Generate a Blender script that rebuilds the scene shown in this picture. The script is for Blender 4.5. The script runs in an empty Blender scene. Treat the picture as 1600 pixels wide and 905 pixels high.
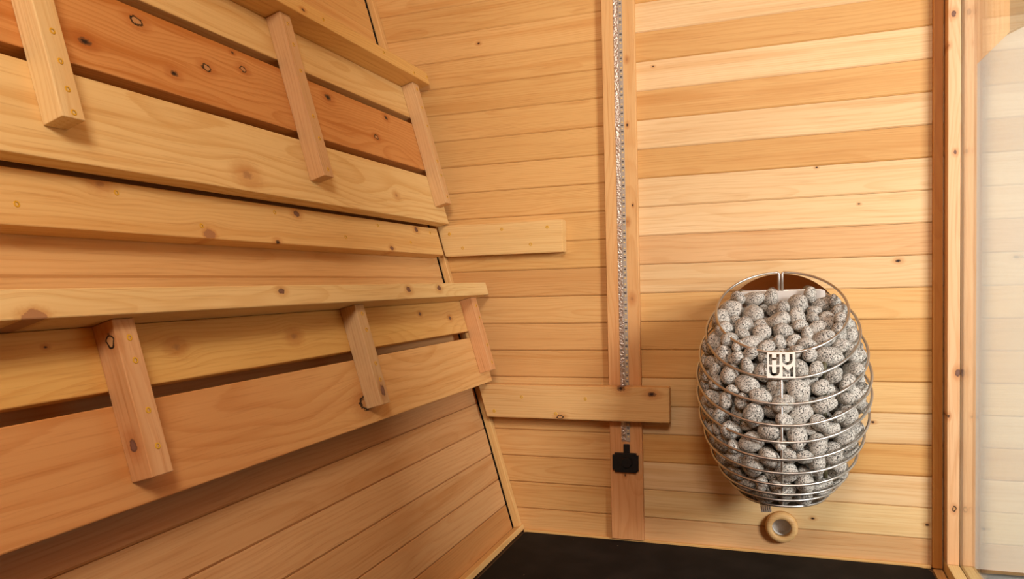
import bpy, bmesh, math, random
import numpy as np
from mathutils import Matrix, Vector

scn = bpy.context.scene
C = scn.collection
random.seed(7)
rng = np.random.default_rng(11)

# ------------------------------------------------------------------ camera
F_PX, YAW, PITCH, ROLL = 1173.455, 0.344268, -0.05047, -0.027098
cy_, sy_ = math.cos(YAW), math.sin(YAW)
Fv = Vector((-sy_*math.cos(PITCH), cy_*math.cos(PITCH), math.sin(PITCH)))
Rv = Vector((cy_, sy_, 0)); Uv = Rv.cross(Fv)
R2 = Rv*math.cos(ROLL) + Uv*math.sin(ROLL)
U2 = -Rv*math.sin(ROLL) + Uv*math.cos(ROLL)
cam = bpy.data.cameras.new('camera'); co = bpy.data.objects.new('camera', cam); C.objects.link(co)
cam.sensor_width = 36; cam.lens = F_PX/1600*36
cam.shift_y = (506.0-452.5)/1600
cam.clip_start = 0.02
co.matrix_world = Matrix(((R2.x, U2.x, -Fv.x, 0.0), (R2.y, U2.y, -Fv.y, -2.11437), (R2.z, U2.z, -Fv.z, 0.74555), (0, 0, 0, 1)))
scn.camera = co

# ------------------------------------------------------------------ light
w = bpy.data.worlds.new('daylight'); scn.world = w; w.use_nodes = True
bg = w.node_tree.nodes['Background']; bg.inputs[0].default_value = (1.0, 0.97, 0.92, 1); bg.inputs[1].default_value = 0.06

def area(name, loc, target, sx, sy, power, col):
    l = bpy.data.lights.new(name, 'AREA'); l.shape = 'RECTANGLE'; l.size = sx; l.size_y = sy
    l.energy = power; l.color = col
    o = bpy.data.objects.new(name, l); C.objects.link(o); o.location = loc
    o.rotation_euler = (Vector(target)-Vector(loc)).to_track_quat('-Z', 'Y').to_euler()
    return o
area('daylight_window', (1.72, -1.80, 1.16), (0.0, 0.0, 0.72), 0.6, 0.6, 75, (1.0, 0.965, 0.97))
area('fill_behind_camera', (0.12, -2.7, 1.9), (-0.9, -0.8, 1.1), 0.5, 0.5, 29, (1.0, 0.94, 0.86))  # added fill lamp behind the camera to lift the left wall, no opening there

scn.view_settings.view_transform = 'Standard'; scn.view_settings.look = 'None'
scn.view_settings.exposure = 0.0; scn.view_settings.gamma = 1.0
scn.view_settings.use_curve_mapping = False

# ------------------------------------------------------------------ helpers
def lin(c):
    return tuple(((v/255)/12.92 if v/255 <= 0.04045 else ((v/255+0.055)/1.055)**2.4) for v in c)

class NT:
    def __init__(s, mat):
        mat.use_nodes = True; s.t = mat.node_tree; s.t.nodes.clear()
    def n(s, kind, **kw):
        nd = s.t.nodes.new(kind)
        for k, v in kw.items(): setattr(nd, k, v)
        return nd
    def put(s, sock, v):
        if hasattr(v, 'is_linked') or isinstance(v, bpy.types.NodeSocket): s.t.links.new(v, sock)
        else: sock.default_value = v
    def m(s, op, a, b=None, c=None, clamp=False):
        nd = s.n('ShaderNodeMath', operation=op, use_clamp=clamp)
        for i, v in enumerate((a, b, c)):
            if v is not None: s.put(nd.inputs[i], v)
        return nd.outputs[0]
    def mix(s, f, a, b, mode='MIX'):
        nd = s.n('ShaderNodeMix', data_type='RGBA', blend_type=mode)
        s.put(nd.inputs[0], f)
        for i, v in ((6, a), (7, b)):
            s.put(nd.inputs[i], (*v, 1) if isinstance(v, tuple) and len(v) == 3 else v)
        return nd.outputs[2]
    def smooth(s, x, lo, hi):
        nd = s.n('ShaderNodeMapRange', interpolation_type='SMOOTHSTEP')
        s.put(nd.inputs[0], x); nd.inputs[1].default_value = lo; nd.inputs[2].default_value = hi
        return nd.outputs[0]
    def xyz(s, x, y, z):
        nd = s.n('ShaderNodeCombineXYZ')
        for i, v in enumerate((x, y, z)): s.put(nd.inputs[i], v)
        return nd.outputs[0]
    def noise(s, vec, scale=1.0, detail=3, rough=0.5):
        nd = s.n('ShaderNodeTexNoise'); s.put(nd.inputs['Vector'], vec)
        nd.inputs['Scale'].default_value = scale; nd.inputs['Detail'].default_value = detail
        nd.inputs['Roughness'].default_value = rough
        return nd.outputs['Fac']
    def out(s, sh):
        o = s.n('ShaderNodeOutputMaterial'); s.t.links.new(sh, o.inputs[0])

_wood = {}
def wood_mat(knots=(), ring=0.0065, contrast=0.30, tone2=None, streak=0.5, wave=1.0):
    """Knotty softwood: growth rings around an off-board pith (so boards show straight or
    cathedral figure), fine fibre, and knots given as (along, across, radius, kind).
    Colour comes from the object's own colour.  tone2 = (rgb, x0, x1): heartwood tone along board."""
    key = (tuple(knots), ring, contrast, tone2, streak, wave)
    if key in _wood: return _wood[key]
    mat = bpy.data.materials.new('wood'); g = NT(mat)
    tc = g.n('ShaderNodeTexCoord'); sep = g.n('ShaderNodeSeparateXYZ'); g.t.links.new(tc.outputs['Object'], sep.inputs[0])
    oi = g.n('ShaderNodeObjectInfo'); rnd = oi.outputs['Random']; base = oi.outputs['Color']
    x, y, z = sep.outputs
    r2 = g.m('FRACT', g.m('MULTIPLY', rnd, 37.7)); r3 = g.m('FRACT', g.m('MULTIPLY', rnd, 91.3))
    off = g.m('MULTIPLY', rnd, 53.0)
    # knots bend the grain
    zz = z; kd = []
    for kt in knots:
        (u, v, r, kind) = kt[:4]
        dx = g.m('MULTIPLY', g.m('SUBTRACT', x, u), 0.62); dz = g.m('SUBTRACT', z, v)
        d2 = g.m('ADD', g.m('MULTIPLY', dx, dx), g.m('MULTIPLY', dz, dz))
        if len(kt) > 4:
            dy = g.m('SUBTRACT', y, kt[4]); d2 = g.m('ADD', d2, g.m('MULTIPLY', dy, dy))
        d = g.m('DIVIDE', g.m('SQRT', d2), r)
        kd.append((d, kind))
        wgt = g.m('EXPONENT', g.m('MULTIPLY', g.m('MULTIPLY', d, d), -0.09))
        zz = g.m('SUBTRACT', zz, g.m('MULTIPLY', g.m('MULTIPLY', dz, wgt), 0.75))
    xo = g.m('ADD', x, off)
    n1 = g.noise(g.xyz(g.m('MULTIPLY', xo, 1.6), g.m('MULTIPLY', y, 5.0), g.m('MULTIPLY', zz, 5.0)), 1.0, 2)
    n2 = g.noise(g.xyz(g.m('MULTIPLY', xo, 1.1), 7.3, g.m('MULTIPLY', zz, 3.0)), 1.0, 2)
    yp = g.m('ADD', g.m('ADD', y, g.m('MULTIPLY_ADD', r2, 0.10, 0.03)), g.m('MULTIPLY', g.m('SUBTRACT', n1, 0.5), 0.09*wave))
    zp = g.m('ADD', g.m('ADD', zz, g.m('MULTIPLY_ADD', r3, 0.16, -0.08)), g.m('MULTIPLY', g.m('SUBTRACT', n2, 0.5), 0.10*wave))
    rad = g.m('SQRT', g.m('ADD', g.m('MULTIPLY', yp, yp), g.m('MULTIPLY', zp, zp)))
    fine = g.noise(g.xyz(g.m('MULTIPLY', xo, 6.0), g.m('MULTIPLY', y, 260.0), g.m('MULTIPLY', zz, 260.0)), 1.0, 3, 0.6)
    ph = g.m('FRACT', g.m('ADD', g.m('DIVIDE', rad, ring), g.m('MULTIPLY', fine, 0.35)))
    late = g.m('MULTIPLY', g.smooth(ph, 0.42, 0.94), g.m('SUBTRACT', 1.0, g.smooth(ph, 0.93, 1.0)))
    band = g.noise(g.xyz(g.m('MULTIPLY', xo, 0.9), 2.0, g.m('MULTIPLY', zz, 26.0)), 1.0, 2, 0.55)
    band2 = g.noise(g.xyz(g.m('MULTIPLY', xo, 1.7), 5.0, g.m('MULTIPLY', zz, 75.0)), 1.0, 2, 0.6)
    patch = g.noise(g.xyz(g.m('MULTIPLY', xo, 2.5), g.m('MULTIPLY', y, 8.0), g.m('MULTIPLY', z, 12.0)), 1.0, 2)
    col = base
    if tone2:
        rgb, x0, x1 = tone2
        f = g.smooth(g.m('ADD', x, g.m('MULTIPLY', g.m('SUBTRACT', band, 0.5), 0.7)), min(x0, x1), max(x0, x1))
        if x0 > x1: f = g.m('SUBTRACT', 1.0, f)
        col = g.mix(f, col, lin(rgb))
    warm = g.mix(1.0, col, (0.80, 0.62, 0.42), 'MULTIPLY')
    pale = g.mix(1.0, col, (1.10, 1.14, 1.22), 'MULTIPLY')
    col = g.mix(g.m('MULTIPLY', g.smooth(band, 0.50, 0.75), streak), col, warm)
    col = g.mix(g.m('MULTIPLY', g.smooth(band2, 0.52, 0.74), streak*0.75), col, warm)
    col = g.mix(g.m('MULTIPLY', g.smooth(patch, 0.52, 0.78), 0.55), col, pale)
    col = g.mix(g.m('MULTIPLY', late, contrast), col, warm)
    dark = g.mix(1.0, col, (0.70, 0.55, 0.42), 'MULTIPLY')
    col = g.mix(g.m('MULTIPLY', g.smooth(fine, 0.50, 0.76), 0.5), col, dark)
    wob = g.m('MULTIPLY', g.m('SUBTRACT', g.noise(g.xyz(g.m('MULTIPLY', xo, 90.0), y, g.m('MULTIPLY', z, 130.0)), 1.0, 3, 0.65), 0.5), 1.5) if knots else None
    for d, kind in kd:
        d = g.m('ADD', d, wob)
        halo = g.m('SUBTRACT', 1.0, g.smooth(d, 0.9, 3.4 if kind != 'wedge' else 2.0))
        col = g.mix(g.m('MULTIPLY', halo, 0.6), col, g.mix(1.0, col, (0.70, 0.47, 0.30), 'MULTIPLY'))
        inside = g.m('SUBTRACT', 1.0, g.smooth(d, 0.92, 1.08))
        ringm = g.m('MULTIPLY', g.smooth(d, 0.62, 0.82), g.m('SUBTRACT', 1.0, g.smooth(d, 1.0, 1.2)))
        if kind == 'loose':
            col = g.mix(g.m('MULTIPLY', inside, 0.8), col, (0.52, 0.27, 0.105)); col = g.mix(ringm, col, (0.018, 0.008, 0.004))
        elif kind == 'solid':
            col = g.mix(inside, col, (0.20, 0.095, 0.06)); col = g.mix(g.m('MULTIPLY', ringm, 0.5), col, (0.09, 0.035, 0.02))
        elif kind == 'dark':
            col = g.mix(g.m('MULTIPLY', inside, 0.75), col, (0.16, 0.065, 0.025)); col = g.mix(g.m('SUBTRACT', 1.0, g.smooth(d, 0.35, 0.85)), col, (0.02, 0.009, 0.005))
        elif kind == 'wedge':
            col = g.mix(g.m('MULTIPLY', inside, 0.8), col, (0.36, 0.165, 0.075))
        else:  # soft
            col = g.mix(g.m('MULTIPLY', g.m('SUBTRACT', 1.0, g.smooth(d, 0.2, 1.0)), 0.6), col, (0.30, 0.13, 0.05))
    b = g.n('ShaderNodeBsdfPrincipled'); g.put(b.inputs['Base Color'], col)
    b.inputs['Roughness'].default_value = 0.52; b.inputs['Specular IOR Level'].default_value = 0.28
    bp = g.n('ShaderNodeBump'); bp.inputs['Strength'].default_value = 0.12; bp.inputs['Distance'].default_value = 0.001
    g.put(bp.inputs['Height'], g.m('ADD', fine, g.m('MULTIPLY', late, 0.6))); g.t.links.new(bp.outputs[0], b.inputs['Normal'])
    g.out(b.outputs[0])
    _wood[key] = mat
    return mat

def plain(name, col, rough=0.5, metal=0.0, spec=0.5, noise=0.0, nscale=80.0):
    mat = bpy.data.materials.new(name); g = NT(mat)
    b = g.n('ShaderNodeBsdfPrincipled')
    tc = g.n('ShaderNodeTexCoord'); nz = g.noise(tc.outputs['Object'], nscale, 3)
    c = g.mix(g.m('MULTIPLY', g.smooth(nz, 0.4, 0.7), noise), col, tuple(v*0.5 for v in col))
    g.put(b.inputs['Base Color'], c)
    b.inputs['Roughness'].default_value = rough; b.inputs['Metallic'].default_value = metal
    b.inputs['Specular IOR Level'].default_value = spec
    g.out(b.outputs[0]); return mat

def obj(name, bm, mat, parent=None, M=None, smooth=False, color=None):
    me = bpy.data.meshes.new(name); bmesh.ops.recalc_face_normals(bm, faces=bm.faces[:])
    bm.to_mesh(me); bm.free()
    if mat: me.materials.append(mat)
    if smooth:
        for p in me.polygons: p.use_smooth = True
    return link(name, me, parent, M, color)

def link(name, me, parent=None, M=None, color=None):
    o = bpy.data.objects.new(name, me); C.objects.link(o)
    if M is not None: o.matrix_world = M
    if parent is not None:
        o.parent = parent; o.matrix_parent_inverse = parent_inv(parent)
    if color:
        c = lin(color); o.color = (c[0], c[1]*1.13, c[2]*1.22, 1)
    return o

def parent_inv(p): return world_of(p).inverted()
def world_of(o):
    if o.parent is None: return o.matrix_basis.copy()
    return world_of(o.parent) @ o.matrix_parent_inverse @ o.matrix_basis

def thing(name, loc, label, cat, group=None):
    o = bpy.data.objects.new(name, None); C.objects.link(o); o.location = loc; o.empty_display_size = 0.05
    return tag(o, label, cat, group)
def tag(o, label, cat, group=None):
    o['label'] = label; o['category'] = cat
    if group: o['group'] = group
    return o
def struct(o, label=None):
    o['kind'] = 'structure'
    if label: o['label'] = label
    return o

def box_bm(L, T, W, bev=0.0015, seg=2):
    bm = bmesh.new(); bmesh.ops.create_cube(bm, size=1.0)
    bmesh.ops.scale(bm, vec=(L, T, W), verts=bm.verts)
    if bev: bmesh.ops.bevel(bm, geom=bm.edges[:], offset=bev, segments=seg, profile=0.5, affect='EDGES')
    return bm

def frame(ax, ay, az, loc):
    return Matrix(((ax[0], ay[0], az[0], loc[0]), (ax[1], ay[1], az[1], loc[1]), (ax[2], ay[2], az[2], loc[2]), (0, 0, 0, 1)))

# left wall frame: u runs up the leaning wall, nn is its normal into the room
TH = 0.264148; X0 = -0.758859
u = Vector((-math.sin(TH), 0, math.cos(TH))); nn = Vector((math.cos(TH), 0, math.sin(TH))); Y = Vector((0, 1, 0))
def LW(s, y, n): return Vector((X0, 0, 0)) + u*s + nn*n + Y*y

def lw_board(name, s0, s1, n0, n1, y0, y1, color, parent=None, knots=(), bev=0.002, **kw):
    """board lying lengthwise along the left wall; knots given in wall coordinates (y, s, r, kind)"""
    c = LW((s0+s1)/2, (y0+y1)/2, (n0+n1)/2)
    k = tuple((round(q[0]-(y0+y1)/2, 4), round(q[1]-(s0+s1)/2, 4))+tuple(q[2:]) for q in knots)
    return obj(name, box_bm(y1-y0, n1-n0, s1-s0, bev), wood_mat(k, **kw), parent, frame(Y, -nn, u, c), color=color)
def lw_brace(name, s0, s1, n0, n1, y0, y1, color, parent=None, knots=(), bev=0.0015, **kw):
    c = LW((s0+s1)/2, (y0+y1)/2, (n0+n1)/2)
    k = tuple((round(q[1]-(s0+s1)/2, 4), round(-(q[0]-(y0+y1)/2), 4))+tuple(q[2:]) for q in knots)
    return obj(name, box_bm(s1-s0, n1-n0, y1-y0, bev), wood_mat(k, **kw), parent, frame(u, -nn, -Y, c), color=color)
def bw_board(name, xa, xb, y0, y1, z0, z1, color, parent=None, knots=(), bev=0.002, **kw):
    c = ((xa+xb)/2, (y0+y1)/2, (z0+z1)/2)
    k = tuple((round(kx-c[0], 4), round(kz-c[2], 4), kr, kk) for kx, kz, kr, kk in knots)
    return obj(name, box_bm(xb-xa, y1-y0, z1-z0, bev), wood_mat(k, **kw), parent, Matrix.Translation(c), color=color)
def up_board(name, xa, xb, y0, y1, z0, z1, color, parent=None, knots=(), bev=0.0015, **kw):
    """vertical board: local x is up, local z is -X"""
    c = ((xa+xb)/2, (y0+y1)/2, (z0+z1)/2)
    k = tuple((round(kz-c[2], 4), round(-(kx-c[0]), 4), kr, kk) for kx, kz, kr, kk in knots)
    return obj(name, box_bm(z1-z0, y1-y0, xb-xa, bev), wood_mat(k, **kw), parent,
               frame((0, 0, 1), (0, 1, 0), (-1, 0, 0), c), color=color)

# screws: yellow zinc countersunk heads, shared mesh, head normal is local -y
m_zinc = plain('yellow_zinc', (0.70, 0.38, 0.02), 0.4, 0.15)
m_recess = plain('screw_recess', (0.035, 0.022, 0.012), 0.7)
def screw_mesh():
    bm = bmesh.new(); prof = [(0.0047, 0.002), (0.0047, -0.0004), (0.0041, -0.0008), (0.0024, -0.0006), (0.0021, 0.001), (0.0, 0.001)]
    N = 12; rows = []
    for r, yy in prof:
        rows.append([bm.verts.new((r*math.cos(a*2*math.pi/N), yy, r*math.sin(a*2*math.pi/N))) for a in range(N)] if r > 0 else [bm.verts.new((0, yy, 0))])
    for i in range(len(rows)-1):
        A, B = rows[i], rows[i+1]
        for k in range(N):
            if len(B) == 1: f = bm.faces.new((A[k], A[(k+1) % N], B[0]))
            else: f = bm.faces.new((A[k], A[(k+1) % N], B[(k+1) % N], B[k]))
            f.material_index = 1 if i >= 3 else 0
    bmesh.ops.recalc_face_normals(bm, faces=bm.faces[:])
    me = bpy.data.meshes.new('screw'); bm.to_mesh(me); bm.free(); me.materials.append(m_zinc); me.materials.append(m_recess); return me
SCREW = screw_mesh()
def screw_lw(y, s, n, parent): return link('screw', SCREW, parent, frame(Y, -nn, u, LW(s, y, n)))
def screw_bw(x, z, yf, parent): return link('screw', SCREW, parent, Matrix.Translation((x, yf, z)))

LIGHT, MED, PINK, DEEP = (225, 179, 126), (213, 154, 88), (214, 160, 106), (202, 138, 76)

# ------------------------------------------------------------------ setting: back wall
ZTOP = 2.16
tanT = math.tan(TH)
def left_x(z): return X0 - z*tanT
def prism(name, prof, xl, xr, mat, parent, color, origin):
    """horizontal plank: profile (y,z) swept from x = xl(z) to x = xr"""
    bm = bmesh.new(); ox, oy, oz = origin
    A = [bm.verts.new((xl(z)-ox, y-oy, z-oz)) for y, z in prof]; B = [bm.verts.new((xr-ox, y-oy, z-oz)) for y, z in prof]
    n = len(prof)
    for i in range(n): bm.faces.new((A[i], A[(i+1) % n], B[(i+1) % n], B[i]))
    bm.faces.new(A); bm.faces.new(B[::-1])
    return obj(name, bm, mat, parent, Matrix.Translation(origin), color=color)

m_back = plain('dark_batten_backing', (0.05, 0.025, 0.01), 0.9)
bm = bmesh.new()
vs = [(left_x(0), 0.018, 0.0), (0.406, 0.018, 0.0), (0.406, 0.018, ZTOP), (left_x(ZTOP), 0.018, ZTOP)]
A = [bm.verts.new(v) for v in vs]; B = [bm.verts.new((v[0], 0.04, v[2])) for v in vs]
bm.faces.new(A); bm.faces.new(B[::-1])
for i in range(4): bm.faces.new((A[i], B[i], B[(i+1) % 4], A[(i+1) % 4]))
wall_back = struct(obj('wall_back', bm, m_back), 'back wall of horizontal tongue-and-groove cedar planks')
MEDR = (207, 150, 86)
tones = {-1: MEDR, 0: LIGHT, 1: MEDR, 2: LIGHT, 3: MEDR, 4: LIGHT, 5: LIGHT, 6: PINK, 7: LIGHT, 8: (217, 162, 98), 9: MED, 10: MED,
         11: (220, 168, 106), 12: LIGHT, 13: MED, 14: LIGHT, 15: (224, 180, 122), 16: PINK}
zl = [1.3545-0.08*i for i in range(-10, 17)]
bwk = {0: ((-0.325, 1.338, 0.002, 'dark'),), 4: ((0.09, 1.03, 0.002, 'dark'),), 5: ((0.19, 0.93, 0.002, 'dark'),), 7: ((0.28, 0.782, 0.004, 'dark'),),
       12: ((0.22, 0.37, 0.003, 'dark'),), 15: ((0.075, 0.107, 0.003, 'dark'), (0.345, 0.112, 0.003, 'dark')), -2: ((-0.84, 1.475, 0.003, 'dark'),)}
for k, i in enumerate(range(-10, 17)):
    z1 = zl[k]; z0 = z1-0.08 if i < 16 else 0.0
    c = 0.0022
    prof = [(0.016, z0+0.0003), (0.0045, z0+0.0003), (0.0028, z0+0.0003), (0.0, z0+c+0.0016), (0.0, z1-c*0.5), (0.0012, z1-0.0004), (0.016, z1-0.0004)]
    org = (0.0, 0.0, (z0+z1)/2)
    kn = tuple((round(kx+0.7 if kx < -0.418 else kx-org[0], 4), round(kz-org[2], 4), kr, kk) for kx, kz, kr, kk in bwk.get(i, ()))
    col = tones.get(i, MED if i % 2 else LIGHT)
    j = random.uniform(-5, 5); col = tuple(min(255, v+j) for v in col)
    left_kn = i == -2
    kn_r = () if left_kn else kn
    prism('plank', prof, lambda z: -0.4175, 0.4055, wood_mat(kn_r, ring=0.0045, contrast=0.26, streak=0.6, wave=0.4), wall_back, col, org)
    sc = lambda z: z-0.0045*z                       # courses left of the post sit a touch lower
    prof_l = [(a, sc(z)) for a, z in prof]
    j = random.uniform(-5, 5); base_l = (216, 160, 94) if i < 7 else (209, 151, 90)
    if i in (8, 11): base_l = (217, 161, 98)
    prism('plank', prof_l, left_x, -0.4185, wood_mat(kn if left_kn else (), ring=0.003, contrast=0.34, streak=0.55, wave=0.35), wall_back,
          tuple(v+j for v in base_l), (-0.7, 0.0, (sc(z0)+sc(z1))/2))

# ------------------------------------------------------------------ left wall
bm = box_bm(3.34, 0.02, 2.25, 0)
wall_left = struct(obj('wall_left', bm, m_back, None, frame(Y, -nn, u, LW(1.125, -1.64, -0.0285))), 'left wall of cedar planks leaning outward')
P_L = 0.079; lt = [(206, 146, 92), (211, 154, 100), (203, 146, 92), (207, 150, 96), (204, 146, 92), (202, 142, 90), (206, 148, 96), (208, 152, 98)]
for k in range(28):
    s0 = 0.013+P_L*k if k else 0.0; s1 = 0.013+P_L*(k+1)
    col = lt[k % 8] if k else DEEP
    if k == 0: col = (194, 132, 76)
    if 8 <= k <= 11: col = (217, 162, 100)
    if s0 > 1.3: col = (216, 158, 90)
    j = random.uniform(-5, 5); col = tuple(v+j for v in col)
    L = 3.2; y1 = -0.029-random.uniform(0, 0.003); y0 = y1-L
    prof = [(0.016, 0.0003), (0.0028, 0.0003), (0.0, 0.004), (0.0, s1-s0-0.0012), (0.0012, s1-s0-0.0004), (0.016, s1-s0-0.0004)]
    h = (s1-s0)/2
    kn = {10: ((-1.38+L/2, 0.012, 0.003, 'dark'),), 9: ((-0.35+L/2, 0.018, 0.003, 'dark'),)}.get(k, ())
    kn = tuple((round(a, 3), b, r, kk) for a, b, r, kk in kn)
    bm = bmesh.new()
    A = [bm.verts.new((-L/2, a, b-h)) for a, b in prof]; B = [bm.verts.new((L/2, a, b-h)) for a, b in prof]
    n = len(prof)
    for i in range(n): bm.faces.new((A[i], A[(i+1) % n], B[(i+1) % n], B[i]))
    bm.faces.new(A); bm.faces.new(B[::-1])
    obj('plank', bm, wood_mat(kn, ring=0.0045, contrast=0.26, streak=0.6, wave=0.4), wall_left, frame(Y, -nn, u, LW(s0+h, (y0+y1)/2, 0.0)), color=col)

# corner and floor trims
struct(lw_brace('trim_1', 0.018, 2.2, 0.0005, 0.0215, -0.022, -0.0006, (219, 165, 100), bev=0.002), 'square corner batten between left and back walls')
struct(lw_board('baseboard_left', 0.004, 0.020, 0.001, 0.026, -3.2, -0.0008, (220, 168, 104), bev=0.002), 'thin floor batten along left wall')
struct(bw_board('baseboard_back', -0.735, 0.352, -0.010, -0.0006, 0.002, 0.011, (214, 158, 92), bev=0.002), 'thin floor batten along back wall')

# floor + mat
m_floor = plain('floor_wood', (0.20, 0.11, 0.05), 0.7, noise=0.4, nscale=20)
bm = box_bm(1.26, 3.4, 0.04, 0)
struct(obj('floor', bm, m_floor, None, Matrix.Translation((-0.18, -1.66, -0.021))), 'floor under the black mat')
def mat_rubber():
    mat = bpy.data.materials.new('black_rubber'); g = NT(mat); tc = g.n('ShaderNodeTexCoord'); b = g.n('ShaderNodeBsdfPrincipled')
    v = g.n('ShaderNodeTexVoronoi'); v.inputs['Scale'].default_value = 38; g.t.links.new(tc.outputs['Object'], v.inputs['Vector'])
    sepc = g.n('ShaderNodeSeparateColor'); g.t.links.new(v.outputs['Color'], sepc.inputs[0])
    lim = g.m('MULTIPLY_ADD', sepc.outputs[1], 0.05, 0.012)
    sp = g.m('MULTIPLY', g.m('LESS_THAN', v.outputs['Distance'], lim), g.m('GREATER_THAN', sepc.outputs[0], 0.86))
    nz = g.noise(tc.outputs['Object'], 9, 4)
    c = g.mix(g.smooth(nz, 0.35, 0.75), (0.009, 0.007, 0.0055), (0.018, 0.014, 0.011))
    c = g.mix(sp, c, (0.42, 0.30, 0.18))
    g.put(b.inputs['Base Color'], c); b.inputs['Roughness'].default_value = 0.75; b.inputs['Specular IOR Level'].default_value = 0.12
    g.out(b.outputs[0]); return mat
bm = bmesh.new(); pts = []
xa, xb, ya, yb, rr = -0.729, 0.349, -2.9, -0.0145, 0.035
for cx, cyy, a0 in ((xb-rr, yb-rr, 0), (xa+rr, yb-rr, 90), (xa+rr, ya+rr, 180), (xb-rr, ya+rr, 270)):
    rc = rr if (cx > 0 and a0 == 0) else 0.006
    ccx = (xb-rc) if cx > 0 else (xa+rc); ccy = (yb-rc) if cyy > -1 else (ya+rc)
    for k in range(9):
        a = math.radians(a0+k*11.25); pts.append((ccx+rc*math.cos(a), ccy+rc*math.sin(a)))
A = [bm.verts.new((x+0.2, y+1.4, 0.0)) for x, y in pts]; B = [bm.verts.new((x+0.2, y+1.4, 0.007)) for x, y in pts]
bm.faces.new(B); bm.faces.new(A[::-1])
for i in range(len(pts)): bm.faces.new((A[i], A[(i+1) % len(pts)], B[(i+1) % len(pts)], B[i]))
tag(obj('rubber_mat', bm, mat_rubber(), None, Matrix.Translation((-0.2, -1.4, -0.0005))), 'black rubber mat with wood specks covering the floor', 'mat')

# ceiling (above the view)
struct(bw_board('ceiling', -1.36, 0.45, -3.3, 0.03, ZTOP+0.005, ZTOP+0.03, MED, bev=0), 'plank ceiling above the benches')

struct(bw_board('wall_front', -1.36, 0.5, -3.33, -3.305, 0.0, ZTOP, (190, 130, 76), bev=0), 'planked wall behind the viewer')

# ------------------------------------------------------------------ glass side on the right
JX0, JX1, JY = 0.3795, 0.4062, -0.052
win = bpy.data.objects.new('window_1', None); C.objects.link(win); win.location = (0.406, -1.5, 0)
struct(win, 'full height glass side wall with pale timber frame')
up_board('jamb', JX0, JX1, JY, -0.0006, 0.032, ZTOP, (224, 169, 120), win,
         knots=((0.391, 1.36, 0.0045, 'solid'), (0.381, 1.287, 0.003, 'soft'), (0.395, 1.035, 0.003, 'solid'), (0.402, 0.506, 0.005, 'solid'), (0.382, 0.4, 0.003, 'dark'), (0.395, 0.172, 0.004, 'loose')))
up_board('outer_jamb', 0.4132, 0.440, JY, -0.0006, 0.032, ZTOP, (224, 169, 120), win)
# sills run along the floor toward the viewer; boards lie along y
def y_board(name, xa, xb, y0, y1, z0, z1, color, parent, bev=0.0015):
    c = ((xa+xb)/2, (y0+y1)/2, (z0+z1)/2)
    return obj(name, box_bm(y1-y0, xb-xa, z1-z0, bev), wood_mat(), parent, frame((0, 1, 0), (-1, 0, 0), (0, 0, 1), c), color=color)
y_board('sill', JX0, JX1, -3.2, -0.0006, 0.0, 0.0315, (226, 182, 120), win)
y_board('outer_sill', 0.4132, 0.440, -3.2, -0.0006, 0.0, 0.0315, (226, 182, 120), win)
up_board('stop', 0.3545, 0.3765, -0.014, -0.0006, 0.006, ZTOP, (194, 122, 52), win)
y_board('stop', 0.3545, 0.3765, -3.2, -0.0165, -0.0005, 0.0055, (214, 160, 100), win)
mg = bpy.data.materials.new('clear_glass'); g = NT(mg)
geo = g.n('ShaderNodeNewGeometry'); dt = g.n('ShaderNodeVectorMath', operation='DOT_PRODUCT'); g.t.links.new(geo.outputs['Normal'], dt.inputs[0]); g.t.links.new(geo.outputs['Incoming'], dt.inputs[1])
schl = g.m('MULTIPLY_ADD', g.m('POWER', g.m('SUBTRACT', 1.0, g.m('ABSOLUTE', dt.outputs['Value'])), 5.0), 0.957, 0.043)   # Schlick reflectance of glass
tr = g.n('ShaderNodeBsdfTransparent'); tr.inputs[0].default_value = (0.97, 0.985, 0.975, 1)
gl = g.n('ShaderNodeBsdfGlossy'); gl.inputs['Roughness'].default_value = 0.0
mx = g.n('ShaderNodeMixShader'); g.put(mx.inputs[0], schl); g.t.links.new(tr.outputs[0], mx.inputs[1]); g.t.links.new(gl.outputs[0], mx.inputs[2])
g.out(mx.outputs[0])
obj('pane', box_bm(1.06, 0.0058, ZTOP-0.035, 0), mg, win, frame((0, 1, 0), (-1, 0, 0), (0, 0, 1), (0.4097, -0.54, ZTOP/2+0.0155)))

# added planked section out of view, keeps the window light off the left wall
wall_right_blocker = struct(obj('wall_right_blocker', box_bm(2.12, 0.05, ZTOP, 0), m_back, None, frame((0, 1, 0), (-1, 0, 0), (0, 0, 1), (0.4685, -2.14, ZTOP/2))), 'unseen planked section added to block window light from the left wall')
for k in range(27):
    obj('plank', box_bm(2.12, 0.016, 0.0785, 0.002, 1), wood_mat((), ring=0.0045, contrast=0.26, streak=0.6, wave=0.4), wall_right_blocker,
        frame((0, 1, 0), (-1, 0, 0), (0, 0, 1), (0.4345-0.0005, -2.14, 0.04+0.08*k)), color=(MED, LIGHT, PINK)[k % 3])

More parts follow.
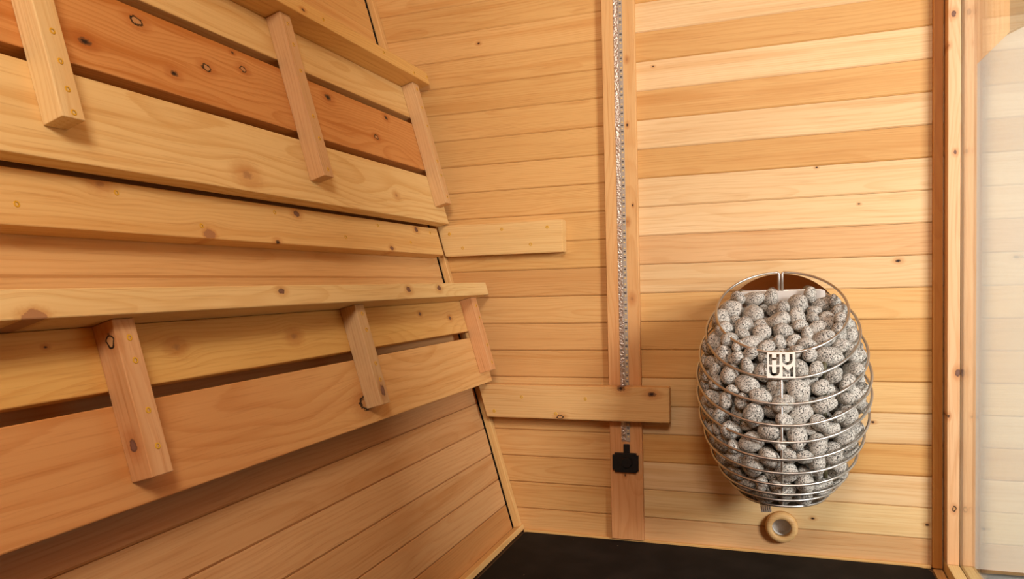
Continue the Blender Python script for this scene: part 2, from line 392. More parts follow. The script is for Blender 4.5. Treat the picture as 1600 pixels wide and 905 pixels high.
# outside, seen through the glass: pale wall, ground, eave board
m_white = plain('white_painted_wall', (0.61, 0.58, 0.485), 0.8, noise=0.05, nscale=3)
struct(obj('wall_exterior', box_bm(4.5, 0.05, 1.62, 0), m_white, None, Matrix.Translation((2.665, 0.11, 0.79))), 'pale white wall outside the glass')
m_ground = plain('pale_ground', (0.72, 0.69, 0.62), 0.85, noise=0.1, nscale=5)
struct(obj('ground_exterior', box_bm(5.5, 6.0, 0.04, 0), m_ground, None, Matrix.Translation((3.2, -2.35, -0.07))), 'pale ground outside the glass')
bm = bmesh.new()
pp = [(0.4405, 1.238), (0.5055, 1.303), (0.5055, ZTOP), (0.4405, ZTOP)]
A = [bm.verts.new((z-1.7, -0.05, -(x-0.473))) for x, z in pp]; B = [bm.verts.new((z-1.7, -0.02, -(x-0.473))) for x, z in pp]
bm.faces.new(A); bm.faces.new(B[::-1])
for i in range(4): bm.faces.new((A[i], B[i], B[(i+1) % 4], A[(i+1) % 4]))
ob = obj('corner_board', bm, wood_mat(), None, frame((0, 0, 1), (0, 1, 0), (-1, 0, 0), (0.473, 0, 1.7)), color=(226, 170, 118))
tag(ob, 'pale board with angled lower end outside the glass', 'board')
bm = bmesh.new()
pp = [(0.525, 1.327), (1.9, 1.93), (1.9, 2.5), (0.525, 2.5)]
A = [bm.verts.new((x-1.0, 0.0, z-1.9)) for x, z in pp]; B = [bm.verts.new((x-1.0, 0.03, z-1.9)) for x, z in pp]
bm.faces.new(A); bm.faces.new(B[::-1])
for i in range(4): bm.faces.new((A[i], B[i], B[(i+1) % 4], A[(i+1) % 4]))
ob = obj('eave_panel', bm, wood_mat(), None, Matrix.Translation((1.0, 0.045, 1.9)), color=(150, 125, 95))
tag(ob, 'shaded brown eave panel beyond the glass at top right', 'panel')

# ------------------------------------------------------------------ post with LED strip on the back wall
post = thing('wall_post', (-0.417, -0.01, 0.0), 'vertical cedar board on back wall carrying the LED strip', 'board')
for nm, xa, xb, y0, cc in (('board', -0.4635, -0.3715, -0.0195, (216, 160, 100)),):
    up_board(nm, xa, xb, y0, -0.0006, 0.012, ZTOP, cc, post,
             knots=((-0.394, 1.36, 0.0035, 'soft'), (-0.396, 1.182, 0.003, 'dark'), (-0.385, 0.96, 0.002, 'dark'), (-0.400, 0.915, 0.004, 'soft'), (-0.392, 0.7, 0.0055, 'soft'), (-0.421, 0.198, 0.003, 'dark')), tone2=((212, 152, 98), 0.05, -1.0))
m_alu = bpy.data.materials.new('crinkled_foil'); g = NT(m_alu); b = g.n('ShaderNodeBsdfPrincipled'); b.inputs['Metallic'].default_value = 0.9
b.inputs['Base Color'].default_value = (0.58, 0.52, 0.45, 1); b.inputs['Roughness'].default_value = 0.3
tc = g.n('ShaderNodeTexCoord'); bp = g.n('ShaderNodeBump'); bp.inputs['Strength'].default_value = 0.9; bp.inputs['Distance'].default_value = 0.003
g.put(bp.inputs['Height'], g.noise(tc.outputs['Object'], 160, 3)); g.t.links.new(bp.outputs[0], b.inputs['Normal']); g.out(b.outputs[0])
m_pcb = plain('white_flex_strip', (0.40, 0.33, 0.26), 0.45, noise=0.4, nscale=300)
m_chip = plain('led_chip', (0.72, 0.50, 0.20), 0.4); m_res = plain('resistor', (0.02, 0.018, 0.02), 0.4)
led = thing('led_strip', (-0.417, -0.021, 0.29), 'unlit LED tape on silver foil running up the vertical board', 'led strip')
obj('foil', box_bm(0.0125, 0.0012, ZTOP-0.30, 0.0003, 1), m_alu, led, Matrix.Translation((-0.4232, -0.0203, (ZTOP+0.29)/2)))
tape = obj('tape', box_bm(0.0115, 0.0018, ZTOP-0.30, 0.0004, 1), m_pcb, led, Matrix.Translation((-0.4108, -0.0206, (ZTOP+0.29)/2)))
bm = bmesh.new(); bm2 = bmesh.new(); zc = 0.31; k = 0
while zc < ZTOP-0.02:
    q = k % 6
    if q != 5:
        tgt = bm if q % 2 == 0 else bm2
        if q % 2 == 0: parts = ((0.0, 0.0045, 0.0034),)
        else: parts = ((-0.0017, 0.0022, 0.0034), (0.0017, 0.0022, 0.0034))
        for dx, sx, sz in parts:
            bmesh.ops.create_cube(tgt, size=1.0, matrix=Matrix.Translation((dx, 0, zc-1.2)) @ Matrix.Diagonal((sx, 0.0012, sz, 1)))
    zc += 0.0083; k += 1
o = obj('led_chips', bm, m_chip, led, Matrix.Translation((-0.4098, -0.0218, 1.2))); o['kind'] = 'stuff'
o = obj('resistors', bm2, m_res, led, Matrix.Translation((-0.4098, -0.0218, 1.2))); o['kind'] = 'stuff'
m_blk = plain('black_plastic', (0.008, 0.008, 0.008), 0.35)
con = thing('connector_box', (-0.418, -0.02, 0.236), 'small black plastic connector box at bottom of LED strip', 'connector')
bm = bmesh.new(); bmesh.ops.create_cube(bm, size=1.0); bmesh.ops.scale(bm, vec=(0.0735, 0.012, 0.055), verts=bm.verts)
bmesh.ops.bevel(bm, geom=[e for e in bm.edges if abs(e.verts[0].co.y-e.verts[1].co.y) > 0.005], offset=0.006, segments=4, affect='EDGES')
bmesh.ops.bevel(bm, geom=[e for e in bm.edges if all(v.co.y < -0.005 for v in e.verts)], offset=0.0015, segments=2, affect='EDGES')
obj('body', bm, m_blk, con, Matrix.Translation((-0.418, -0.0262, 0.2362)))
bm = bmesh.new(); bmesh.ops.create_cone(bm, cap_ends=True, segments=32, radius1=0.017, radius2=0.014, depth=0.006)
obj('knob', bm, m_blk, con, Matrix.Translation((-0.414, -0.0348, 0.238)) @ Matrix.Rotation(math.radians(90), 4, 'X'), smooth=False)
obj('cable', box_bm(0.018, 0.005, 0.03, 0.002), m_blk, con, Matrix.Translation((-0.415, -0.0232, 0.274)))

# ------------------------------------------------------------------ ledgers
def slanted_ledger(name, xr, yb, yf, z0, z1, color, knots, xgap):
    """board on the back wall whose left end is cut to the lean of the left wall"""
    th = thing(name, ((-0.9+xr)/2, yb, z0), '', 'board')
    cx = (left_x((z0+z1)/2)+xgap+xr)/2; c = (cx, (yb+yf)/2, (z0+z1)/2)
    k = tuple((round(kx-c[0], 4), round(kz-c[2], 4), kr, kk) for kx, kz, kr, kk in knots)
    bm = box_bm(1, 1, 1, 0); hw = (xr-(left_x((z0+z1)/2)+xgap))/2
    for v in bm.verts:
        zz = v.co.z*(z1-z0)
        sh = -zz*tanT if v.co.x < 0 else 0
        v.co = Vector((v.co.x*2*hw+sh, v.co.y*(yb-yf), zz))
    bmesh.ops.bevel(bm, geom=bm.edges[:], offset=0.002, segments=2, affect='EDGES')
    obj('board', bm, wood_mat(k), th, Matrix.Translation(c), color=color)
    return th
lu = slanted_ledger('wall_ledger', -0.5835, -0.0012, -0.040, 0.8385, 0.931, (226, 178, 114), (), 0.034)
lu['label'] = 'short timber ledger screwed to back wall beside the upper bench'
for x, z in ((-0.936, 0.906), (-0.768, 0.912), (-0.894, 0.862), (-0.629, 0.911), (-0.68, 0.864)): screw_bw(x, z, -0.040, lu)
ll = slanted_ledger('wall_ledger', -0.288, -0.0255, -0.063, 0.3605, 0.457, (218, 165, 104),
                    ((-0.419, 0.452, 0.007, 'dark'), (-0.334, 0.438, 0.007, 'dark'), (-0.597, 0.367, 0.0055, 'loose')), 0.034)
ll['label'] = 'long knotty timber ledger crossing the LED post low on back wall'
for x, z in ((-0.712, 0.422), (-0.522, 0.421), (-0.799, 0.378), (-0.61, 0.376)): screw_bw(x, z, -0.063, ll)
# spacer blocks that hold the low ledger off the planks
sp_ = bw_board('spacer', -0.80, -0.70, -0.0252, -0.001, 0.37, 0.445, MED, ll)
lg = thing('bench_ledger', LW(0.864, -1.6, 0.0), 'long knotty rail screwed to left wall under the upper bench', 'rail')
lw_board('rail', 0.863, 0.9455, 0.0015, 0.038, -3.1, -0.058, (224, 173, 106), lg,
         knots=((-1.246, 0.939, 0.008, 'soft'), (-1.036, 0.872, 0.008, 'wedge'), (-0.756, 0.933, 0.006, 'solid'), (-0.847, 0.8665, 0.0045, 'dark', -0.018), (-0.199, 0.933, 0.006, 'solid'), (-0.374, 0.872, 0.005, 'solid')), bev=0.002)
for y, s in ((-1.388, 0.893), (-1.218, 0.928), (-1.051, 0.886), (-0.831, 0.93), (-0.585, 0.891), (-0.416, 0.931), (-0.255, 0.893), (-0.113, 0.929)): screw_lw(y, s, 0.038, lg)

# ------------------------------------------------------------------ folded benches
NB, NP, NBR, NF = 0.0395, 0.070, 0.108, 0.130
YN = -3.05; YE = -0.031
ub = thing('folding_bench', LW(0.95, -1.5, 0.06), 'upper slatted wooden bench folded up against left wall', 'bench', 'folding benches on the left wall')
lw_board('slat', 1.275, 1.371, NB, NP, YN, YE, (226, 178, 112), ub, ring=0.010, contrast=0.45)
lw_board('slat', 1.112, 1.256, NB, NP, YN, YE, (208, 138, 74), ub, streak=1.25, contrast=0.55,
         knots=((-1.114, 1.23, 0.008, 'loose'), (-1.234, 1.156, 0.007, 'dark'), (-1.057, 1.153, 0.006, 'dark'), (-0.965, 1.189, 0.007, 'loose'), (-0.853, 1.217, 0.006, 'loose'), (-0.874, 1.246, 0.003, 'dark'),
                (-0.548, 1.231, 0.008, 'dark'), (-0.352, 1.168, 0.006, 'loose'), (-0.262, 1.24, 0.006, 'dark')))
lw_board('slat', 0.9515, 1.094, NB, NP, YN, YE, (230, 184, 118), ub, ring=0.011, contrast=0.5, knots=((-0.929, 0.985, 0.012, 'soft'), (-0.33, 1.01, 0.006, 'soft')))
lw_board('front_rail', 1.372, 1.411, NB, NF, YN, -0.024, (224, 170, 96), ub, contrast=0.4, knots=((-0.66, 1.385, 0.004, 'dark'),))
for (y0, col, sc, kn) in ((-1.3455, (230, 188, 128), (1.127, 1.083, 1.042, 1.008, 1.18, 1.25, 1.31), ()), (-0.722, (208, 156, 104), (1.348, 1.3, 1.24, 1.136, 1.085, 1.015), ()), (-0.100, (216, 166, 112), (1.353, 1.295, 1.238, 1.129, 1.086, 1.02), ())):
    br = lw_brace('brace', 0.999, 1.371, NP+0.0003, NBR, y0, y0+0.037, col, ub, knots=kn)
    for s in sc: screw_lw(y0+0.020, s, NBR, br)
rail = [o for o in ub.children if o.name.startswith('front_rail')][0]
for y, s in ((-0.579, 1.391), (-0.294, 1.395), (-0.03, 1.395), (-1.0, 1.391), (-0.122, 1.383)): screw_lw(y, s, NF, rail)

lb = thing('folding_bench', LW(0.46, -1.5, 0.06), 'lower slatted wooden bench folded up, between the rail and the floor', 'bench', 'folding benches on the left wall')
lw_board('slat', 0.6205, 0.712, NB, NP, YN, YE-0.006, (221, 164, 88), lb, contrast=0.35, tone2=((228, 180, 112), 0.9, 1.6),
         knots=((-1.213, 0.671, 0.007, 'soft'), (-0.921, 0.666, 0.008, 'soft'), (-0.384, 0.685, 0.004, 'solid'), (-0.211, 0.666, 0.005, 'solid'), (-1.425, 0.69, 0.002, 'dark')))
lw_board('slat', 0.4615, 0.601, NB, NP, YN, YE-0.006, (206, 140, 80), lb, ring=0.012, contrast=0.42, tone2=((226, 178, 114), 0.35, 1.0),
         knots=((-0.741, 0.507, 0.014, 'loose'),))
lw_board('front_rail', 0.7125, 0.750, NB, NF, YN, -0.026, (230, 186, 122), lb, contrast=0.35,
         knots=((-1.005, 0.739, 0.005, 'solid'), (-0.527, 0.735, 0.006, 'solid'), (-0.359, 0.737, 0.006, 'solid'), (-1.477, 0.714, 0.010, 'wedge')))
for (y0, col, sc, kn) in ((-1.352, (212, 155, 104), (0.685, 0.653, 0.583, 0.533), ((-1.352, 0.684, 0.006, 'loose', -0.007), (-1.352, 0.543, 0.006, 'solid', 0.0))),
                          (-0.745, (204, 158, 108), (0.691, 0.656, 0.582, 0.546), ((-0.726, 0.523, 0.007, 'solid', -0.019),)),
                          (-0.1145, (216, 152, 98), (0.686, 0.651, 0.568, 0.516), ())):
    br = lw_brace('brace', 0.494, 0.712, NP+0.0003, NBR, y0, y0+0.037, col, lb, knots=kn)
    for s in sc: screw_lw(y0+0.021, s, NBR, br)

# ------------------------------------------------------------------ round wooden vent under the heater
vent = thing('round_vent', (-0.003, 0.0, 0.080), 'round turned-wood vent ring on back wall below the heater', 'vent')
bm = bmesh.new(); N = 48
prof = [(0.024, 0.0), (0.0242, -0.020), (0.0262, -0.0225), (0.034, -0.0225), (0.0395, -0.019), (0.0415, -0.013), (0.0415, -0.0006), (0.024, 0.0)]
rows = [[bm.verts.new((r*math.cos(a*2*math.pi/N), y, r*math.sin(a*2*math.pi/N))) for a in range(N)] for r, y in prof[:-1]]
rows.append(rows[0])
for i in range(len(rows)-1):
    for k in range(N): bm.faces.new((rows[i][k], rows[i][(k+1) % N], rows[i+1][(k+1) % N], rows[i+1][k]))
obj('ring', bm, wood_mat(), vent, Matrix.Translation((-0.003, -0.0006, 0.080)), smooth=True, color=(224, 172, 110))
m_steel = bpy.data.materials.new('brushed_steel'); g = NT(m_steel); b = g.n('ShaderNodeBsdfPrincipled')
b.inputs['Metallic'].default_value = 1.0; b.inputs['Base Color'].default_value = (0.58, 0.54, 0.49, 1); b.inputs['Roughness'].default_value = 0.38; g.out(b.outputs[0])
m_mesh = plain('grey_vent_mesh', (0.62, 0.57, 0.50), 0.7, noise=0.35, nscale=500)
# bore the vent hole through the planks and backing
bm = bmesh.new(); bmesh.ops.create_cone(bm, cap_ends=True, segments=48, radius1=0.0243, radius2=0.0243, depth=0.2)
cutter = obj('bore', bm, None, None, Matrix.Translation((-0.003, 0.0, 0.080)) @ Matrix.Rotation(math.radians(90), 4, 'X'))
for tgt in [wall_back]+[o for o in wall_back.children if abs(o.location.z-0.08) < 0.06]:
    md = tgt.modifiers.new('bore', 'BOOLEAN'); md.operation = 'DIFFERENCE'; md.object = cutter; md.solver = 'EXACT'
    bpy.context.view_layer.update()
    new = bpy.data.meshes.new_from_object(tgt.evaluated_get(bpy.context.evaluated_depsgraph_get()))
    tgt.modifiers.clear(); tgt.data = new
bpy.data.objects.remove(cutter)
bm = bmesh.new(); N = 48; rows = []
for r, y in ((0.0238, -0.002), (0.0238, 0.075), (0.0248, 0.075), (0.0248, -0.002)):
    rows.append([bm.verts.new((r*math.cos(a*2*math.pi/N), y, r*math.sin(a*2*math.pi/N))) for a in range(N)])
rows.append(rows[0])
for i in range(4):
    for k in range(N): bm.faces.new((rows[i][k], rows[i][(k+1) % N], rows[i+1][(k+1) % N], rows[i+1][k]))
obj('duct', bm, m_mesh, vent, Matrix.Translation((-0.003, 0.0, 0.080)), smooth=True)
bm = bmesh.new(); bmesh.ops.create_cone(bm, cap_ends=True, segments=48, radius1=0.0236, radius2=0.0236, depth=0.002)
obj('mesh_disc', bm, m_mesh, vent, Matrix.Translation((-0.003, 0.020, 0.080)) @ Matrix.Rotation(math.radians(90), 4, 'X'))

# ------------------------------------------------------------------ heater
HY = -0.232
#        zf     a      tilt
RINGS = [(0.5799, 0.147, 38.0), (0.5256, 0.171, 35.5), (0.4716, 0.187, 33.5), (0.4261, 0.194, 31.5), (0.3905, 0.194, 29.0),
         (0.3526, 0.189, 26.0), (0.3213, 0.178, 22.5), (0.2926, 0.163, 18.5), (0.2679, 0.144, 14.0), (0.2495, 0.122, 9.5), (0.2298, 0.098, 5.0)]
m_bright = bpy.data.materials.new('polished_mirror_steel'); g = NT(m_bright); b = g.n('ShaderNodeBsdfPrincipled')
b.inputs['Metallic'].default_value = 1.0; b.inputs['Base Color'].default_value = (0.55, 0.53, 0.50, 1); b.inputs['Roughness'].default_value = 0.06; g.out(b.outputs[0])
m_matte = plain('matte_steel', (0.62, 0.58, 0.53), 0.5, 0.6)
m_elem = plain('olive_heating_element', (0.10, 0.09, 0.045), 0.5, 0.3)

def ring_pt(zf, a, tilt, phi):
    t = math.radians(tilt)
    zc = zf + a*math.sin(t)
    return Vector((a*math.sin(phi), HY + a*math.cos(t)*math.cos(phi), zc + a*math.sin(t)*math.cos(phi)))
def tube_bm(pts, r, closed=False, nseg=10):
    bm = bmesh.new(); n = len(pts); rows = []
    up = Vector((0.3, 0.2, 1)).normalized(); prev = None
    for i, p in enumerate(pts):
        if closed: d = pts[(i+1) % n]-pts[i-1]
        else: d = pts[min(i+1, n-1)]-pts[max(i-1, 0)]
        d.normalize()
        if prev is None: s = d.orthogonal().normalized()
        else: s = (prev - d*prev.dot(d)).normalized()
        prev = s; t = d.cross(s)
        rows.append([bm.verts.new(p + s*(r*math.cos(k*2*math.pi/nseg)) + t*(r*math.sin(k*2*math.pi/nseg))) for k in range(nseg)])
    m = n if closed else n-1
    for i in range(m):
        A, B = rows[i], rows[(i+1) % n]
        if closed and i == n-1:
            # align seam
            best = min(range(nseg), key=lambda q: (A[0].co-B[q].co).length); B = B[best:]+B[:best]
        for k in range(nseg): bm.faces.new((A[k], A[(k+1) % nseg], B[(k+1) % nseg], B[k]))
    if not closed:
        bm.faces.new(rows[0][::-1]); bm.faces.new(rows[-1])
    return bm

heater = thing('sauna_heater', (0, -0.05, 0.25), 'egg-shaped steel wire sauna heater filled with stones on back wall', 'heater')
WR = 0.0031
def hobj(name, bm, mat, smooth=True): return obj(name, bm, mat, heater, None, smooth)
# top ring: open at the back, both ends turn down behind the box
zf, a, tl = RINGS[0]
gap = 0.0085
ph0 = math.asin(gap/a)
pts = [ring_pt(zf, a, tl, ph0+(2*math.pi-2*ph0)*k/95) for k in range(96)]
def turn_down(pt, inward):
    out = []
    for k in range(1, 7):
        an = k/6*math.pi/2
        out.append(pt + Vector((-inward*0.0045*math.sin(an), 0.001, -0.0045*(1-math.cos(an)))))
    out.append(out[-1] + Vector((0, 0.0, -0.07)))
    return out
s_ = turn_down(pts[0], 1); e_ = turn_down(pts[-1], -1)
hobj('wire_ring', tube_bm(s_[::-1]+pts+e_, WR), m_steel)
for k, (zf, a, tl) in enumerate(RINGS[1:]):
    if k == 0:
        ph = math.asin(0.0985/a)
        pts = [ring_pt(zf, a, tl, ph+(2*math.pi-2*ph)*q/89) for q in range(90)]
        hobj('wire_ring', tube_bm(pts, WR), m_steel)
    else:
        hobj('wire_ring', tube_bm([ring_pt(zf, a, tl, 2*math.pi*q/96) for q in range(96)], WR, True), m_steel)
# upright rods: front centre, sides, back
def rod(phi, i0, i1, inset=0.0058):
    pts = []
    for (zf, a, tl) in RINGS[i0:i1]:
        p = ring_pt(zf, a, tl, phi); c = ring_pt(zf, a, tl, 0)*0.5+ring_pt(zf, a, tl, math.pi)*0.5
        pts.append(p + (c-p).normalized()*inset)
    # smooth
    fine = []
    for i in range(len(pts)-1):
        p0, p1, p2, p3 = pts[max(i-1, 0)], pts[i], pts[i+1], pts[min(i+2, len(pts)-1)]
        for q in range(6):
            t = q/6
            fine.append(0.5*((2*p1)+(p2-p0)*t+(2*p0-5*p1+4*p2-p3)*t*t+(3*p1-p0-3*p2+p3)*t**3))
    fine.append(pts[-1]); return fine
hobj('upright_rod', tube_bm(rod(math.pi, 0, 11), 0.0028), m_steel)
for phv in (math.radians(52), math.radians(-52)):
    hobj('upright_rod', tube_bm(rod(phv, 1, 11), 0.0028), m_steel)
# base ring plate
bm = bmesh.new(); bmesh.ops.create_cone(bm, cap_ends=True, segments=64, radius1=0.088, radius2=0.092, depth=0.004)
obj('base_plate', bm, m_steel, heater, Matrix.Translation((0, HY, 0.2265)))
# control box in front of the mirror-polished wall plate
bm = bmesh.new(); bmesh.ops.create_cube(bm, size=1.0); bmesh.ops.scale(bm, vec=(0.202, 0.088, 0.42), verts=bm.verts)
bmesh.ops.bevel(bm, geom=bm.edges[:], offset=0.002, segments=2, affect='EDGES')
obj('control_box', bm, m_matte, heater, Matrix.Translation((0.002, -0.083, 0.5045)))
bm = bmesh.new(); bmesh.ops.create_cone(bm, cap_ends=True, segments=96, radius1=0.156, radius2=0.156, depth=0.003)
obj('wall_plate', bm, m_bright, heater, Matrix.Translation((0, -0.034, 0.602)) @ Matrix.Rotation(math.radians(90), 4, 'X'))
for sx in (-0.1, 0.1):
    obj('bracket', box_bm(0.03, 0.031, 0.05, 0.002), m_matte, heater, Matrix.Translation((sx*0.7, -0.0165, 0.62)))
# heating elements
ELEM = [(-0.086, -0.328), (0.090, -0.332), (0.090, -0.27), (0.003, -0.29)]
for ex, ey in ELEM:
    zt = 0.565 + (ey+0.332)*0.85
    hobj('heating_element', tube_bm([Vector((ex, ey, 0.30+(zt-0.3)*q/8)) for q in range(9)], 0.0052), m_elem)
# emblem plate with cut-out letters between the two upper rings at the front
p_top = ring_pt(*RINGS[0], math.pi); p_bot = ring_pt(*RINGS[1], math.pi)
def cut(x, y):
    def U(x0, x1, y0, y1):
        s = 0.107; cx = (x0+x1)/2; R = (x1-x0)/2; yc = y1-R
        if not (x0 <= x <= x1 and y0 <= y <= y1): return False
        if y <= yc: return x <= x0+s or x >= x1-s
        d = math.hypot(x-cx, y-yc); return R-s <= d <= R
    if 0.068 <= x <= 0.437 and 0.065 <= y <= 0.48:
        return x <= 0.175 or x >= 0.33 or 0.215 <= y <= 0.32
    if U(0.53, 0.90, 0.065, 0.485) or U(0.068, 0.44, 0.545, 0.925): return True
    if 0.545 <= x <= 0.922 and 0.52 <= y <= 0.945:
        q = abs(x-0.7335)/0.1885
        vt = 0.52+0.19*(1-q)
        if y < vt: return False
        if q > 0.45: return True
        if y < vt+0.155+0.05*(q): return True
        return y > 0.875 and abs(x-0.7335) < 0.045*(y-0.855)/0.07
    return False
bm = bmesh.new(); G = 64; Wp = 0.0585; ex = Vector((1, 0, 0)); ev = (p_bot-p_top); en = ex.cross(ev).normalized()
if en.y > 0: en = -en
grid = {}
def gv(i, j, d):
    if (i, j, d) not in grid:
        grid[(i, j, d)] = bm.verts.new(p_top + ex*(Wp*(i/G-0.5)) + ev*(j/G) + en*(WR+0.0003+0.0016*d))
    return grid[(i, j, d)]
solid = [[not cut((i+0.5)/G, (j+0.5)/G) for j in range(G)] for i in range(G)]
for i in range(G):
    for j in range(G):
        if not solid[i][j]: continue
        for d in (0, 1): bm.faces.new((gv(i, j, d), gv(i+1, j, d), gv(i+1, j+1, d), gv(i, j+1, d)))
        for di, dj, e in ((-1, 0, ((i, j), (i, j+1))), (1, 0, ((i+1, j), (i+1, j+1))), (0, -1, ((i, j), (i+1, j))), (0, 1, ((i, j+1), (i+1, j+1)))):
            a_, b_ = i+di, j+dj
            if not (0 <= a_ < G and 0 <= b_ < G and solid[a_][b_]):
                bm.faces.new((gv(*e[0], 0), gv(*e[1], 0), gv(*e[1], 1), gv(*e[0], 1)))
o = hobj('emblem_plate', bm, m_matte, False); o['label'] = 'square steel emblem with cut-out letters HUUM'
# paper tag hanging at the bottom
def tag_mat():
    mat = bpy.data.materials.new('printed_label'); g = NT(mat); tc = g.n('ShaderNodeTexCoord'); sp = g.n('ShaderNodeSeparateXYZ'); g.t.links.new(tc.outputs['Object'], sp.inputs[0])
    st = g.m('GREATER_THAN', g.m('FRACT', g.m('MULTIPLY', sp.outputs[0], 210.0)), 0.62)
    nz = g.noise(tc.outputs['Object'], 900, 1)
    f = g.m('MULTIPLY', st, g.m('GREATER_THAN', nz, 0.42))
    b = g.n('ShaderNodeBsdfPrincipled'); g.put(b.inputs['Base Color'], g.mix(f, (0.88, 0.84, 0.80), (0.08, 0.08, 0.10))); b.inputs['Roughness'].default_value = 0.5
    g.out(b.outputs[0]); return mat
bm = bmesh.new(); rows = []
for q in range(9):
    t = q/8; rows.append([bm.verts.new((sx*0.0125, 0.004*math.sin(t*2.4), 0.030-0.060*t)) for sx in (-1, 1)])
for q in range(8): bm.faces.new((rows[q][0], rows[q][1], rows[q+1][1], rows[q+1][0]))
bmesh.ops.solidify(bm, geom=bm.faces[:], thickness=0.0004)
obj('paper_tag', bm, tag_mat(), heater, Matrix.Translation((-0.042, -0.165, 0.193)) @ Matrix.Rotation(math.radians(-8), 4, 'Y'))

# ------------------------------------------------------------------ stones packed into the basket
T = len(RINGS)
tab = np.array([(zf, a, math.radians(tl)) for zf, a, tl in RINGS])
# extend slightly: a lid level above the top ring, floor level at the bottom
def levels():
    ts = np.linspace(0, T-1, 60)
    zf = np.interp(ts, range(T), tab[:, 0]); a = np.interp(ts, range(T), tab[:, 1]); tl = np.interp(ts, range(T), tab[:, 2])
    return ts, zf+a*np.sin(tl), a, tl
ts, ZC, AA, TL = levels()
def coords(P):
    g_ = ZC[None]+(P[:, 1:2]-HY)*np.tan(TL)[None]-P[:, 2:3]      # decreasing with level
    idx = np.sum(g_ > 0, axis=1)-1
    top_d = g_[:, 0]; bot_d = g_[:, -1]
    i0 = np.clip(idx, 0, len(ts)-2)
    r_ = np.arange(len(P)); g0 = g_[r_, i0]; g1 = g_[r_, i0+1]
    f = np.clip(g0/(g0-g1+1e-9), 0, 1)
    a = AA[i0]*(1-f)+AA[i0+1]*f; tl = TL[i0]*(1-f)+TL[i0+1]*f
    rho = np.sqrt(P[:, 0]**2+((P[:, 1]-HY)/np.cos(tl))**2)
    return rho, a, tl, top_d, bot_d
NS = 510
rad = rng.uniform(0.0138, 0.0278, NS)
P = np.zeros((NS, 3)); c_ = 0
while c_ < NS:
    q = np.array([[rng.uniform(-.2, .2), rng.uniform(-.43, -.04), rng.uniform(.25, .70)]])
    rho, a, tl, td, bd = coords(q)
    if rho[0] < a[0] and td[0] > 0.0 and bd[0] < 0: P[c_] = q[0]; c_ += 1
for it in range(130):
    D = P[:, None]-P[None]; d = np.sqrt((D**2).sum(2))+1e-9; np.fill_diagonal(d, 9)
    R_ = (rad[:, None]+rad[None])*0.97; ov = np.clip(R_-d, 0, None)
    P += (D/d[..., None]*ov[..., None]).sum(1)*0.30
    P[:, 2] -= 0.0003*(it < 40)
    for ex_, ey_ in ELEM:
        dx = P[:, 0]-ex_; dy = P[:, 1]-ey_; dd = np.hypot(dx, dy)+1e-9; o_ = np.clip(rad*0.6+0.003-dd, 0, None)
        P[:, 0] += dx/dd*o_*0.5; P[:, 1] += dy/dd*o_*0.5
    rho, a, tl, td, bd = coords(P)
    lim = a-rad*1.12
    f = np.where(rho > lim, lim/np.maximum(rho, 1e-6), 1.0)
    P[:, 0] *= f; P[:, 1] = HY+(P[:, 1]-HY)*f
    P[:, 2] -= np.clip(rad*0.95+0.020*np.clip((P[:, 1]-HY+0.03)/0.1, 0, 1)-td, 0, None); P[:, 2] += np.clip(bd+rad*0.9, 0, None)
    # keep clear of the emblem plate
    em = (np.abs(P[:, 0]) < 0.034+rad*0.6) & (P[:, 2] > 0.50) & (P[:, 2] < 0.61) & (P[:, 1] < HY)
    ye = -0.348-(0.58-P[:, 2])*0.42+rad*1.25
    P[em, 1] = np.maximum(P[em, 1], ye[em])
    # keep out of the control box
    inb = (np.abs(P[:, 0]) < 0.103+rad*0.5) & (P[:, 1] > -0.128-rad*0.9)
    P[inb, 1] = np.minimum(P[inb, 1], -0.128-rad[inb]*0.9)
    P[:, 1] = np.minimum(P[:, 1], -0.03-rad)
rho, a, tl, td, bd = coords(P)
def stone_mat():
    mat = bpy.data.materials.new('speckled_granite'); g = NT(mat); tc = g.n('ShaderNodeTexCoord'); oi = g.n('ShaderNodeObjectInfo')
    geo = g.n('ShaderNodeNewGeometry')
    vec = g.n('ShaderNodeVectorMath', operation='ADD'); g.t.links.new(geo.outputs['Position'], vec.inputs[0]); vec.inputs[1].default_value = (3, 5, 7)
    vv = vec.outputs[0]
    n1 = g.noise(vv, 260, 2, 0.6); n2 = g.noise(vv, 390, 1, 0.5); n3 = g.noise(vv, 60, 2)
    tint = g.mix(oi.outputs['Random'], (0.35, 0.325, 0.28), (0.50, 0.465, 0.405))
    c = g.mix(g.smooth(n1, 0.50, 0.62), tint, (0.64, 0.60, 0.53))
    c = g.mix(g.m('MULTIPLY', g.smooth(n3, 0.5, 0.75), 0.35), c, (0.40, 0.32, 0.26))
    c = g.mix(g.smooth(n2, 0.565, 0.605), c, (0.035, 0.032, 0.03))
    c = g.mix(g.m('SUBTRACT', 1.0, g.smooth(n1, 0.33, 0.40)), c, (0.10, 0.09, 0.085))
    b = g.n('ShaderNodeBsdfPrincipled'); g.put(b.inputs['Base Color'], c); b.inputs['Roughness'].default_value = 0.75; b.inputs['Specular IOR Level'].default_value = 0.3
    bp = g.n('ShaderNodeBump'); bp.inputs['Strength'].default_value = 0.25; bp.inputs['Distance'].default_value = 0.001
    g.put(bp.inputs['Height'], n1); g.t.links.new(bp.outputs[0], b.inputs['Normal']); g.out(b.outputs[0]); return mat
m_stone = stone_mat()
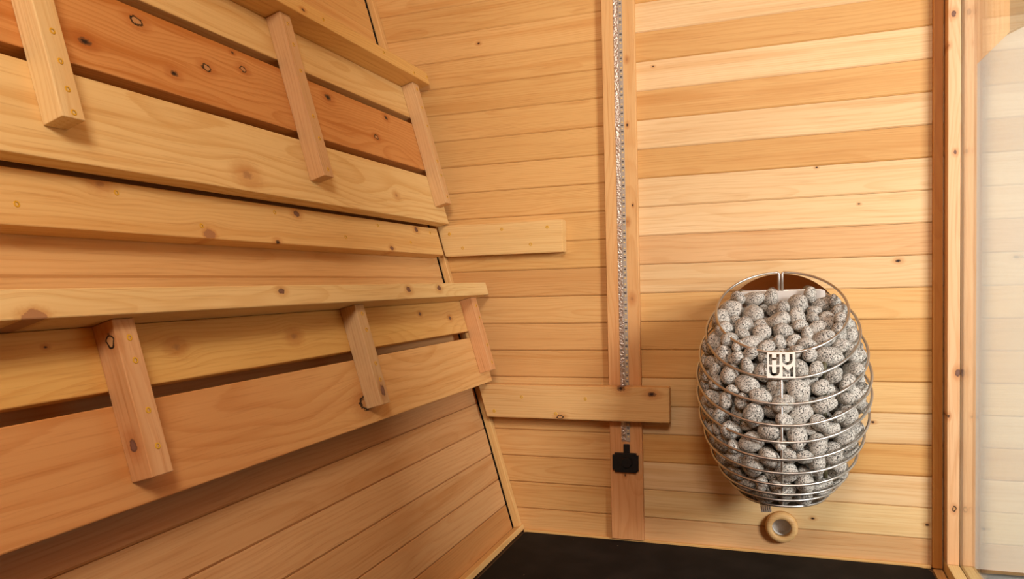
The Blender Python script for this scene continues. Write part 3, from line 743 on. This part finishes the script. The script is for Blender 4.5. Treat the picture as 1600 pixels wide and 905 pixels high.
def stone_bm(seed, sub):
    r = np.random.default_rng(seed); bm = bmesh.new(); bmesh.ops.create_icosphere(bm, subdivisions=sub, radius=1.0)
    dirs = r.normal(size=(7, 3)); dirs /= np.linalg.norm(dirs, axis=1)[:, None]; off = r.uniform(0.78, 1.0, 7)
    ax = np.array([r.uniform(1.0, 1.32), r.uniform(0.86, 1.08), r.uniform(0.76, 0.96)])
    for v in bm.verts:
        c = np.array(v.co); s = 1.0
        for dd, oo in zip(dirs, off):
            k = c@dd
            if k > oo*0.8: s -= (k-oo*0.8)*0.35      # softly flattened facets
        s += 0.05*math.sin(c[0]*3+seed)*math.cos(c[1]*2.6+seed*2)
        v.co = Vector(c*s*ax)
    return bm
SM = []
for k in range(12):
    bm = stone_bm(k, 3); me = bpy.data.meshes.new('stone'); bm.to_mesh(me); bm.free(); me.materials.append(m_stone)
    for p in me.polygons: p.use_smooth = True
    SM.append(me)
score = rho/np.maximum(a, 1e-6)
edge = np.maximum(score, 1-td/0.16)
vis = edge - np.clip(P[:, 1]-(HY+0.07), 0, None)*6*(td > 0.05)
order = np.argsort(-vis)
for k in order[:300]:
    o = bpy.data.objects.new('sauna_stone', SM[k % 12]); C.objects.link(o)
    o.location = P[k]; o.scale = (rad[k]*1.04,)*3; o.rotation_euler = tuple(rng.uniform(0, 6.28, 3))
    tag(o, 'rounded grey speckled stone heaped in the wire basket of the heater', 'stone', 'stones in the sauna heater')
bm = bmesh.new(); lo = []
for k in range(4):
    t_ = stone_bm(20+k, 2); me = bpy.data.meshes.new('t'); t_.to_mesh(me); t_.free(); lo.append(me)
for k in order[300:]:
    n0 = len(bm.verts); bm.from_mesh(lo[k % 4]); bm.verts.ensure_lookup_table()
    M = Matrix.Translation(P[k]) @ Matrix.Rotation(rng.uniform(0, 6.28), 4, 'Z') @ Matrix.Rotation(rng.uniform(0, 6.28), 4, 'X') @ Matrix.Scale(rad[k]*1.04, 4)
    bmesh.ops.transform(bm, matrix=M, verts=bm.verts[n0:])
o = obj('inner_stones', bm, m_stone, None, None, True); o['kind'] = 'stuff'
tag(o, 'inner mass of grey stones hidden deeper inside the heater basket', 'stones')
